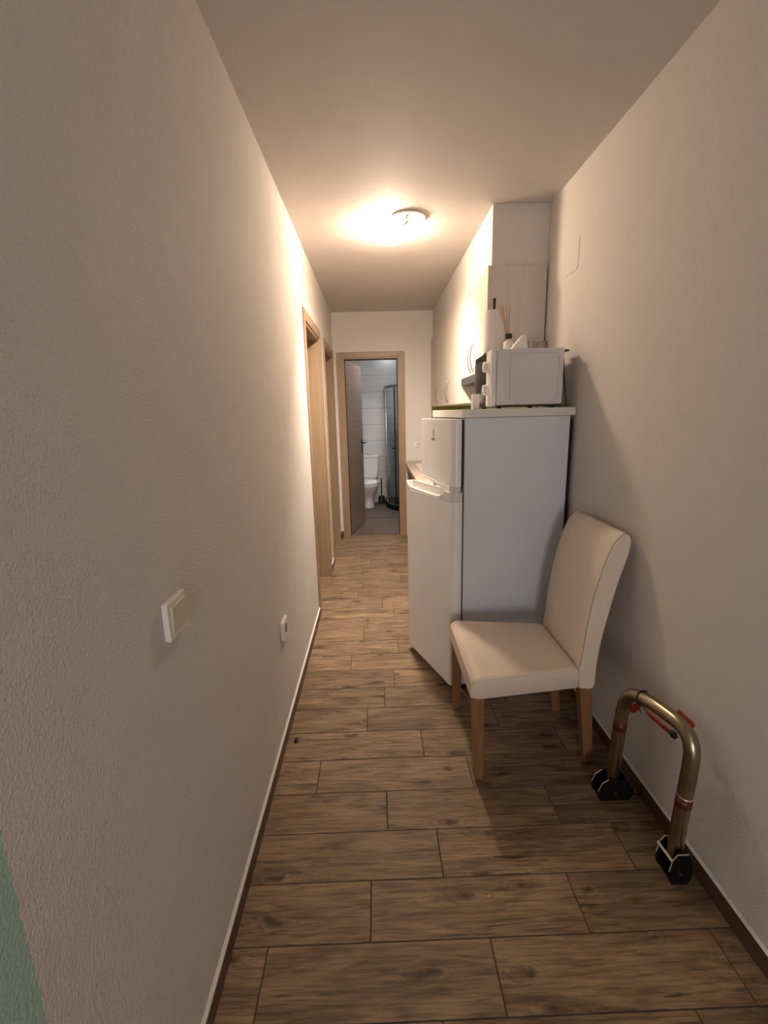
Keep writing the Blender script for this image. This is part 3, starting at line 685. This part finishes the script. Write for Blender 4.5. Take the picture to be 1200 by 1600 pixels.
# ---- folding parking barrier hoop
pb = thing('parking_barrier', (.887, 1.28, 0), 'folded steel parking barrier hoop with black feet and red markings, by the right wall', 'parking barrier')
ctrl = [(.907,1.140,.060),(.9075,1.136,.18),(.908,1.130,.30),(.909,1.126,.40),(.909,1.128,.455),(.907,1.145,.490),(.903,1.178,.505),(.896,1.224,.505),(.887,1.285,.499),(.879,1.345,.486),(.8735,1.388,.462),(.870,1.415,.410),(.868,1.424,.340),(.8665,1.431,.22),(.865,1.440,.06)]
bm = BM(); tube(bm, smooth_path(ctrl, 5), .0222, 24); hoop = finish(bm, 'hoop', MT['brass'], pb, smooth=True)
def band(cpath, r, m, name, par):
    bm = BM(); tube(bm, cpath, r, 24); return finish(bm, name, m, par, smooth=True)
band([(.9078,1.132,.262),(.908,1.130,.292)], .0228, MT['redband'], 'lower_band', hoop)
band([(.9083,1.129,.300),(.9083,1.1285,.303)], .0230, MT['cut'], 'white_band', hoop)
band([(.8675,1.4265,.300),(.868,1.4245,.335)], .0228, MT['redband'], 'upper_band', hoop)
bm = BM(); rc = Vector((.8805, 1.335, .489)); tdir = Vector((-.128, .9, -.19)).normalized()
s1 = tdir.cross(Vector((0, 0, 1))).normalized(); s2 = s1.cross(tdir)
tube(bm, [rc + (s1*math.cos(2*PI*k/28) + s2*math.sin(2*PI*k/28))*.0245 for k in range(29)], .0022, 8, cap=False)
tube(bm, [rc - s2*.024 - s1*.01, rc - s2*.036 - s1*.014, rc - s2*.052 - s1*.008], .0018, 8)
finish(bm, 'wire_ring', MT['black'], pb, smooth=True)
# red reflector strips still tied beside the bar, with torn clear film
def strip(p0, p1, w_, th, m, name, upv):
    p0 = Vector(p0); p1 = Vector(p1); t = (p1-p0).normalized(); u = Vector(upv); u = (u - t*u.dot(t)).normalized(); s = t.cross(u)
    bm = BM(); L = (p1-p0).length
    def P(a, b, c): return tuple(p0+t*a+u*b+s*c)
    pr = [(0, w_*.35), (L*.1, w_*.5), (L*.9, w_*.45), (L, w_*.2), (L, -w_*.3), (L*.85, -w_*.5), (L*.15, -w_*.5), (0, -w_*.2)]
    a = [bm.verts.new(P(x, y, -th/2)) for x, y in pr]; b = [bm.verts.new(P(x, y, th/2)) for x, y in pr]
    bm.faces.new(a); bm.faces.new(b[::-1])
    for i in range(8): bm.faces.new((a[i], b[i], b[(i+1)%8], a[(i+1)%8]))
    return finish(bm, name, m, pb, bevel=.0015)
strip((.866,1.285,.472), (.880,1.185,.474), .020, .006, MT['red'], 'red_strip', (-.3,0,1))
strip((.931,1.235,.512), (.935,1.165,.508), .018, .006, MT['red'], 'red_strip', (.5,0,1))
strip((.884,1.396,.392), (.880,1.352,.452), .022, .004, MT['red'], 'red_strip', (0,.5,-.5))
strip((.880,1.345,.462), (.872,1.270,.466), .012, .003, MT['film'], 'film_strip', (-.3,0,1))
strip((.882,1.400,.388), (.866,1.408,.352), .016, .003, MT['film'], 'film_strip', (0,.5,-.5))
strip((.880,1.185,.474), (.884,1.165,.476), .022, .012, MT['black'], 'strip_end', (-.3,0,1))
# feet: two chamfered side plates joined by a web, pin through them
def foot(cx, y0, y1, hw, h, tilt=0.0):
    root = bpy.data.objects.new('foot', None)
    bm = BM(); c = hw*.55
    def outline(o): return [(cx-hw+.012, 0), (cx+hw-.012, 0), (cx+hw, .02), (cx+hw, h*.55), (cx+hw-c*.8, h), (cx-hw+c, h), (cx-hw+c*.35, h*.82), (cx-hw, h*.45), (cx-hw, .02)]
    for ya in (y0, y1-.005):
        prism(bm, outline(0), ya, ya+.005, 'y')
    box(bm, (cx-hw+.014, y0+.005, .001), (cx+hw-.014, y1-.005, .006))
    box(bm, (cx+hw-.006, y0+.005, .006), (cx+hw-.001, y1-.005, h*.5))
    ft = finish(bm, 'foot', MT['darkmetal'], pb, bevel=.0012)
    for ya in (y0-.0004, y1-.0054):      # worn bright upper edges
        bm = BM(); pts = outline(0)[4:8] if hw < .05 else outline(0)[5:8]
        tube(bm, [(p[0], ya+.003, p[1]) for p in pts], .0019, 6)
        finish(bm, 'worn_edge', MT['cut'], ft)
    bm = BM(); tube(bm, [(cx-.004, y0-.007, h*.42), (cx-.004, y1+.007, h*.42)], .0055, 12); finish(bm, 'pin', MT['steel'], ft, smooth=False)
    return ft
foot(.905, 1.098, 1.168, .036, .110)
foot(.868, 1.410, 1.466, .066, .092)
bm = BM(); tube(bm, [(.868, 1.163, .092), (.874, 1.101, .088)], .0042, 8); finish(bm, 'cross_pin', MT['cut'], pb)

# ---- wall switch, sockets, cover
def switch(name, y0, y1, z0, z1, th, label, socket=False):
    root = thing(name, (XL, (y0+y1)/2, z0), label, 'socket' if socket else 'light switch')
    bm = BM(); box(bm, (XL, y0, z0), (XL+th, y1, z1)); fr_ = finish(bm, 'frame', MT['plastic'], root, bevel=.003, seg=3)
    yc, zc = (y0+y1)/2, (z0+z1)/2
    if not socket:
        bm = BM(); hexa(bm, [(XL+th,y0+.010,z0+.010),(XL+th,y1-.010,z0+.010),(XL+th,y1-.010,z1-.010),(XL+th,y0+.010,z1-.010)], [(XL+th+.003,y0+.012,z0+.012),(XL+th+.003,y1-.012,z0+.012),(XL+th+.0055,y1-.012,z1-.012),(XL+th+.0055,y0+.012,z1-.012)])
        finish(bm, 'rocker', MT['ivory'], root, bevel=.001)
    else:
        bm = BM(); tube(bm, [(XL+th-.001, yc, zc), (XL+th+.0015, yc, zc)], .021, 28); finish(bm, 'socket_cup', MT['black'], root)
        bm = BM()
        for dy in (-.0095, .0095): tube(bm, [(XL+th+.001, yc+dy, zc), (XL+th+.003, yc+dy, zc)], .0028, 10)
        finish(bm, 'socket_holes', MT['steel'], root)
switch('light_switch', .856, .944, .999, 1.083, .0135, 'cream rocker light switch on the left wall near the camera')
switch('wall_socket', 1.852, 1.945, .466, .55, .015, 'white round-hole socket low on the left wall', True)
root = thing('wall_socket', (.505, YB, 1.05), 'white double socket on the far wall above the worktop, right of the bathroom door', 'socket')
bm = BM(); box(bm, (.458, YB-.010, 1.055), (.550, YB, 1.122)); finish(bm, 'frame', MT['plastic'], root, bevel=.003)
bm = BM(); box(bm, (.478, YB-.0125, 1.068), (.532, YB-.010, 1.110)); finish(bm, 'insert', MT['ivory'], root, bevel=.001)
pl = arc(2.30+.022, 2.095+.022, .022, PI, 1.5*PI, 8) + [(2.44, 2.095), (2.44, 2.235), (2.30, 2.235)]
bm = BM(); prism(bm, pl, XR-.0022, XR, 'x'); tag(finish(bm, 'junction_cover', MT['wall']), 'flush painted junction cover with one rounded corner, high on the right wall', 'wall cover')

# ---- upper cupboards
XC = .645; ZT = 2.226
def wall_cabinet(y0, y1, z0, doors, label):
    root = thing('wall_cabinet', ((XC+XR)/2, (y0+y1)/2, z0), label, 'cabinet', 'cupboards under the bulkhead')
    bm = BM(); x0 = XC+.019
    box(bm, (x0, y0, z0), (XR-.009, y0+.018, ZT)); box(bm, (x0, y1-.018, z0), (XR-.009, y1-.0005, ZT)); box(bm, (x0, y0+.018, z0), (XR-.009, y1-.018, z0+.018)); box(bm, (x0, y0+.018, ZT-.018), (XR-.009, y1-.018, ZT)); box(bm, (XR-.02, y0+.018, z0+.018), (XR-.009, y1-.018, ZT-.018))
    finish(bm, 'body', MT['lamside'], root, bevel=.0008)
    for (a, b, hy, hz0, hz1) in doors:
        bm = BM(); box(bm, (XC, a+.0015, z0-.002), (XC+.0185, b-.0015, ZT-.001)); dd = finish(bm, 'cabinet_door', MT['laminate'], root, bevel=.001)
        bm = BM(); tube(bm, smooth_path([(XC+.001, hy, hz0), (XC-.014, hy, hz0+.02), (XC-.026, hy, (hz0+hz1)/2), (XC-.014, hy, hz1-.02), (XC+.001, hy, hz1)], 5), .0042, 8); finish(bm, 'handle', MT['pull'], dd, smooth=True)
wall_cabinet(2.679, 3.388, 1.682, [(2.679, 3.034, 3.000, 1.695, 1.87), (3.034, 3.388, 3.075, 1.695, 1.87)], 'shorter cream wall cupboard above the cooker hood, nearest the camera')
wall_cabinet(3.389, 4.048, 1.508, [(3.389, 4.048, 4.012, 1.535, 1.712)], 'cream wall cupboard just beyond the hood, handle at its far side')
wall_cabinet(4.049, 4.655, 1.508, [(4.049, 4.655, 4.085, 1.535, 1.712)], 'middle cream wall cupboard with its handle at the near side')
wall_cabinet(4.656, 5.241, 1.508, [(4.656, 5.241, 4.70, 1.535, 1.712)], 'farthest cream wall cupboard touching the back wall')
hd = thing('cooker_hood', (.80, 3.04, 1.60), 'grey slide-out cooker hood under the nearest wall cupboard', 'cooker hood')
bm = BM(); box(bm, (.665, 2.70, 1.627), (XR-.009, 3.386, 1.681)); finish(bm, 'body', MT['hood'], hd)
bm = BM(); box(bm, (.638, 2.69, 1.628), (.664, 3.386, 1.678)); finish(bm, 'front_strip', MT['hood'], hd, bevel=.002)
bm = BM(); box(bm, (.70, 2.8, 1.620), (.92, 3.3, 1.627)); finish(bm, 'filter', MT['steel'], hd)

# ---- base units and worktop
bm = BM(); box(bm, (.355, 2.80, .832), (XR-.009, YB-.001, .870)); wt = tag(finish(bm, 'worktop', MT['worktop'], bevel=.004), 'beige kitchen worktop running from behind the fridge to the back wall', 'worktop')
bm = BM(); box(bm, (.36, YB-.019, .8705), (.6515, YB-.0005, .908)); tag(finish(bm, 'upstand', MT['upst'], bevel=.003), 'narrow grey upstand strip on the worktop at the back wall', 'upstand')
def base_cabinet(y0, y1, hy, label):
    root = thing('base_cabinet', (.68, (y0+y1)/2, 0), label, 'cabinet', 'base units under the worktop')
    bm = BM(); box(bm, (.395, y0, .10), (XR-.009, y1-.001, .831)); finish(bm, 'body', MT['lamside'], root)
    bm = BM(); box(bm, (.44, y0, 0), (.455, y1-.001, .10)); finish(bm, 'plinth', MT['basewood'], root)
    bm = BM(); box(bm, (.376, y0+.0015, .105), (.3945, y1-.0025, .828)); dd = finish(bm, 'cabinet_door', MT['basewood'], root, bevel=.001)
    bm = BM(); tube(bm, smooth_path([(.377, hy, .64), (.362, hy, .66), (.350, hy, .72), (.362, hy, .78), (.377, hy, .80)], 5), .0045, 8); finish(bm, 'handle', MT['pull'], dd, smooth=True)
base_cabinet(2.86, 3.66, 3.6, 'brown base unit directly behind the fridge, first under the worktop')
base_cabinet(3.661, 4.46, 4.4, 'middle brown base unit under the worktop')
base_cabinet(4.461, 5.24, 4.90, 'brown base unit under the worktop beside the bathroom door, dark handle showing')
sk_ = thing('kitchen_sink', (.70, 4.75, .8705), 'pale inset sink in the far half of the worktop', 'sink')
bm = BM()
for a, b in (((.445, 4.35), (.475, 5.15)), ((.86, 4.35), (.90, 5.15)), ((.475, 4.35), (.86, 4.38)), ((.475, 5.12), (.86, 5.15))): box(bm, (*a, .8705), (*b, .879))
finish(bm, 'rim', MT['plastic'], sk_, bevel=.003)
bm = BM(); box(bm, (.475, 4.38, .8705), (.86, 5.12, .8735)); finish(bm, 'basin', MT['plastic'], sk_)

# ---- ceiling lamp
LX, LY = .12, 2.97
lp = thing('ceiling_lamp', (.20, 2.87, ZC), 'lit ceiling lamp with round metal plate and glowing frosted globe', 'ceiling lamp')
bm = BM(); lathe(bm, [(.090, 0), (.100, -.002), (.102, -.008), (.098, -.011), (.02, -.012)], (.222, 2.85, ZC), 40); finish(bm, 'base_plate', MT['plastic'], lp, smooth=False, bevel=.001)
bm = BM(); tube(bm, [(.210, 2.80, ZC-.011), (.210, 2.80, ZC-.030)], .008, 12); finish(bm, 'stem', MT['steel'], lp)
bm = BM(); tube(bm, smooth_path([(.222, 2.87, ZC-.012), (.20, 2.89, ZC-.022), (.17, 2.925, ZC-.03), (.14, 2.955, ZC-.035)], 4), .008, 10); finish(bm, 'arm', MT['steel'], lp, smooth=True)
bm = BM()
prof = [(.075*math.sin(PI*i/14) + (.0005), .045*math.cos(PI*i/14)) for i in range(15)]
lathe(bm, prof, (LX, LY, ZC-.055), 32); finish(bm, 'lit_globe', MT['globe'], lp, smooth=True)

sl = bpy.data.lights.new('lamp_added_spot', 'SPOT'); sl.energy = SPOT_POWER; sl.color = (1.0, 0.86, 0.74); sl.spot_size = math.radians(132); sl.spot_blend = 1.0; sl.shadow_soft_size = 0.05  # spot added at the lamp to brighten the far hall and floor
so = bpy.data.objects.new('lamp_added_spot', sl); so.location = (LX-.2, LY-2.87+.03, -.13); so.location = (LX-lp.location.x, LY-lp.location.y, -.125)
so.rotation_euler = Vector((.03, .48, -1)).to_track_quat('-Z', 'Y').to_euler(); COL.objects.link(so); so.parent = lp

# ---- dark chip / tape end on the floor by the left skirting
bm = BM(); lathe(bm, [(.012, 0), (.013, .003), (.012, .008), (.008, .010)], (-.396, 1.79, 0), 14, .8, 1.1); tag(finish(bm, 'door_stop_stub', MT['black']), 'tiny black rubber stub on the floor beside the left baseboard', 'stub')

# ================================================================== BATHROOM
tl = thing('toilet', (-.13, 7.1, 0), 'white close-coupled toilet behind the open bathroom door', 'toilet')
CX = -.128
def ell(cx, cy, a, bf, bb, z, n=28):
    return [(cx+a*math.cos(2*PI*k/n), cy+(bb if math.sin(2*PI*k/n) > 0 else bf)*math.sin(2*PI*k/n), z) for k in range(n)]
bm = BM()
loft(bm, [ell(CX, 7.03, .098, .135, .22, 0), ell(CX, 7.03, .102, .138, .22, .012), ell(CX, 7.03, .088, .125, .21, .06), ell(CX, 7.03, .083, .12, .21, .14), ell(CX, 7.02, .105, .15, .21, .20), ell(CX, 7.0, .15, .20, .20, .28), ell(CX, 6.98, .176, .235, .2, .35), ell(CX, 6.97, .180, .245, .2, .385), ell(CX, 6.97, .172, .238, .2, .392)])
finish(bm, 'bowl', MT['ceramic'], tl, smooth=True)
bm = BM(); loft(bm, [ell(CX, 6.97, .182, .25, .21, .394), ell(CX, 6.97, .184, .252, .21, .402), ell(CX, 6.97, .184, .252, .21, .418), ell(CX, 6.97, .176, .24, .2, .426)]); finish(bm, 'seat_lid', MT['ceramic'], tl, bevel=.002)
def rrect(x0, x1, y0, y1, r, z):
    p = arc(x1-r, y0+r, r, -.5*PI, 0, 5)+arc(x1-r, y1-r, r, 0, .5*PI, 5)+arc(x0+r, y1-r, r, .5*PI, PI, 5)+arc(x0+r, y0+r, r, PI, 1.5*PI, 5)
    return [(a, b, z) for a, b in p]
bm = BM(); loft(bm, [rrect(CX-.13, CX+.13, 7.23, 7.40, .03, .40), rrect(CX-.158, CX+.158, 7.22, 7.40, .035, .45), rrect(CX-.175, CX+.175, 7.215, 7.405, .035, .60), rrect(CX-.186, CX+.186, 7.21, 7.405, .035, .765)]); finish(bm, 'cistern', MT['ceramic'], tl, bevel=.002)
bm = BM(); loft(bm, [rrect(CX-.192, CX+.192, 7.203, 7.41, .035, .766), rrect(CX-.194, CX+.194, 7.2, 7.412, .035, .785), rrect(CX-.185, CX+.185, 7.21, 7.408, .035, .80)]); cl = finish(bm, 'cistern_lid', MT['ceramic'], tl, bevel=.002)
bm = BM(); lathe(bm, [(.022, .80), (.022, .806), (.018, .808)], (CX+.03, 7.30, 0), 20); finish(bm, 'flush_button', MT['chrome'], cl)
br = thing('toilet_brush', (.085, 7.30, 0), 'black toilet brush in its holder between toilet and shower', 'toilet brush')
bm = BM(); lathe(bm, [(.062, 0), (.064, .01), (.052, .10), (.046, .125), (.02, .13)], (.085, 7.30, 0), 24); finish(bm, 'holder', MT['black'], br, smooth=False)
bm = BM(); lathe(bm, [(.012, .128), (.010, .14), (.010, .40), (.012, .41), (.008, .42)], (.085, 7.30, 0), 14); finish(bm, 'brush_handle', MT['black'], br)
# quadrant shower
sh = thing('shower_cabin', (.62, 6.98, 0), 'curved glass shower cabin with chrome profiles and dark tray', 'shower')
def quad(off, n=16):
    R = .56-off; cx, cy = .72, 7.06
    p = [(.16+off, 7.418)] + [(cx-R*math.cos(.5*PI*i/n), cy-R*math.sin(.5*PI*i/n)) for i in range(n+1)] + [(1.078, 6.50+off)]
    return p
bm = BM(); prism(bm, quad(-.012)+[(1.078, 7.418)], .001, .075); finish(bm, 'tray', MT['darkmetal'], sh, bevel=.004)
def wallstrip(bm, pa, pb_, z0, z1):
    n = len(pa)
    a = [bm.verts.new((*p, z0)) for p in pa]; b = [bm.verts.new((*p, z0)) for p in pb_]; c = [bm.verts.new((*p, z1)) for p in pa]; d = [bm.verts.new((*p, z1)) for p in pb_]
    for i in range(n-1):
        bm.faces.new((a[i], a[i+1], c[i+1], c[i])); bm.faces.new((b[i+1], b[i], d[i], d[i+1])); bm.faces.new((a[i], b[i], b[i+1], a[i+1])); bm.faces.new((c[i+1], d[i+1], d[i], c[i]))
    bm.faces.new((a[0], c[0], d[0], b[0])); bm.faces.new((a[-1], b[-1], d[-1], c[-1]))
bm = BM(); wallstrip(bm, quad(.012), quad(.018), .10, 1.81); finish(bm, 'glass_panel', MT['glass'], sh, smooth=False)
bm = BM(); wallstrip(bm, quad(.0), quad(.03), 1.81, 1.85); finish(bm, 'top_rail', MT['steel'], sh)
bm = BM(); wallstrip(bm, quad(.0), quad(.03), .076, .10); finish(bm, 'bottom_rail', MT['steel'], sh)
qq = quad(.015)
def post(i, r, m):
    bm = BM(); x, y = qq[i]; tube(bm, [(x, y, .10), (x, y, 1.81)], r, 14); finish(bm, 'post', m, sh, smooth=False)
post(2, .016, MT['chrome']); post(8, .012, MT['black'])
bm = BM(); x, y = quad(0)[8]; tube(bm, [(x, y, .94), (x-.03, y-.025, .94)], .012, 12); finish(bm, 'handle', MT['black'], sh)
# bathroom ceiling light
bl = thing('bathroom_lamp', (.26, 6.02, 2.5), 'round white bathroom ceiling light', 'ceiling lamp')
bm = BM(); lathe(bm, [(.15, 2.5), (.15, 2.475), (.145, 2.47)], (.26, 6.02, 0), 32); finish(bm, 'base', MT['plastic'], bl)
bm = BM(); lathe(bm, [(.14, 2.47), (.135, 2.44), (.10, 2.42), (.03, 2.413)], (.26, 6.02, 0), 32); finish(bm, 'lit_dome', MT['bathglobe'], bl, smooth=True)

for o in list(bpy.data.objects):
    if '_o' in o: del o['_o']
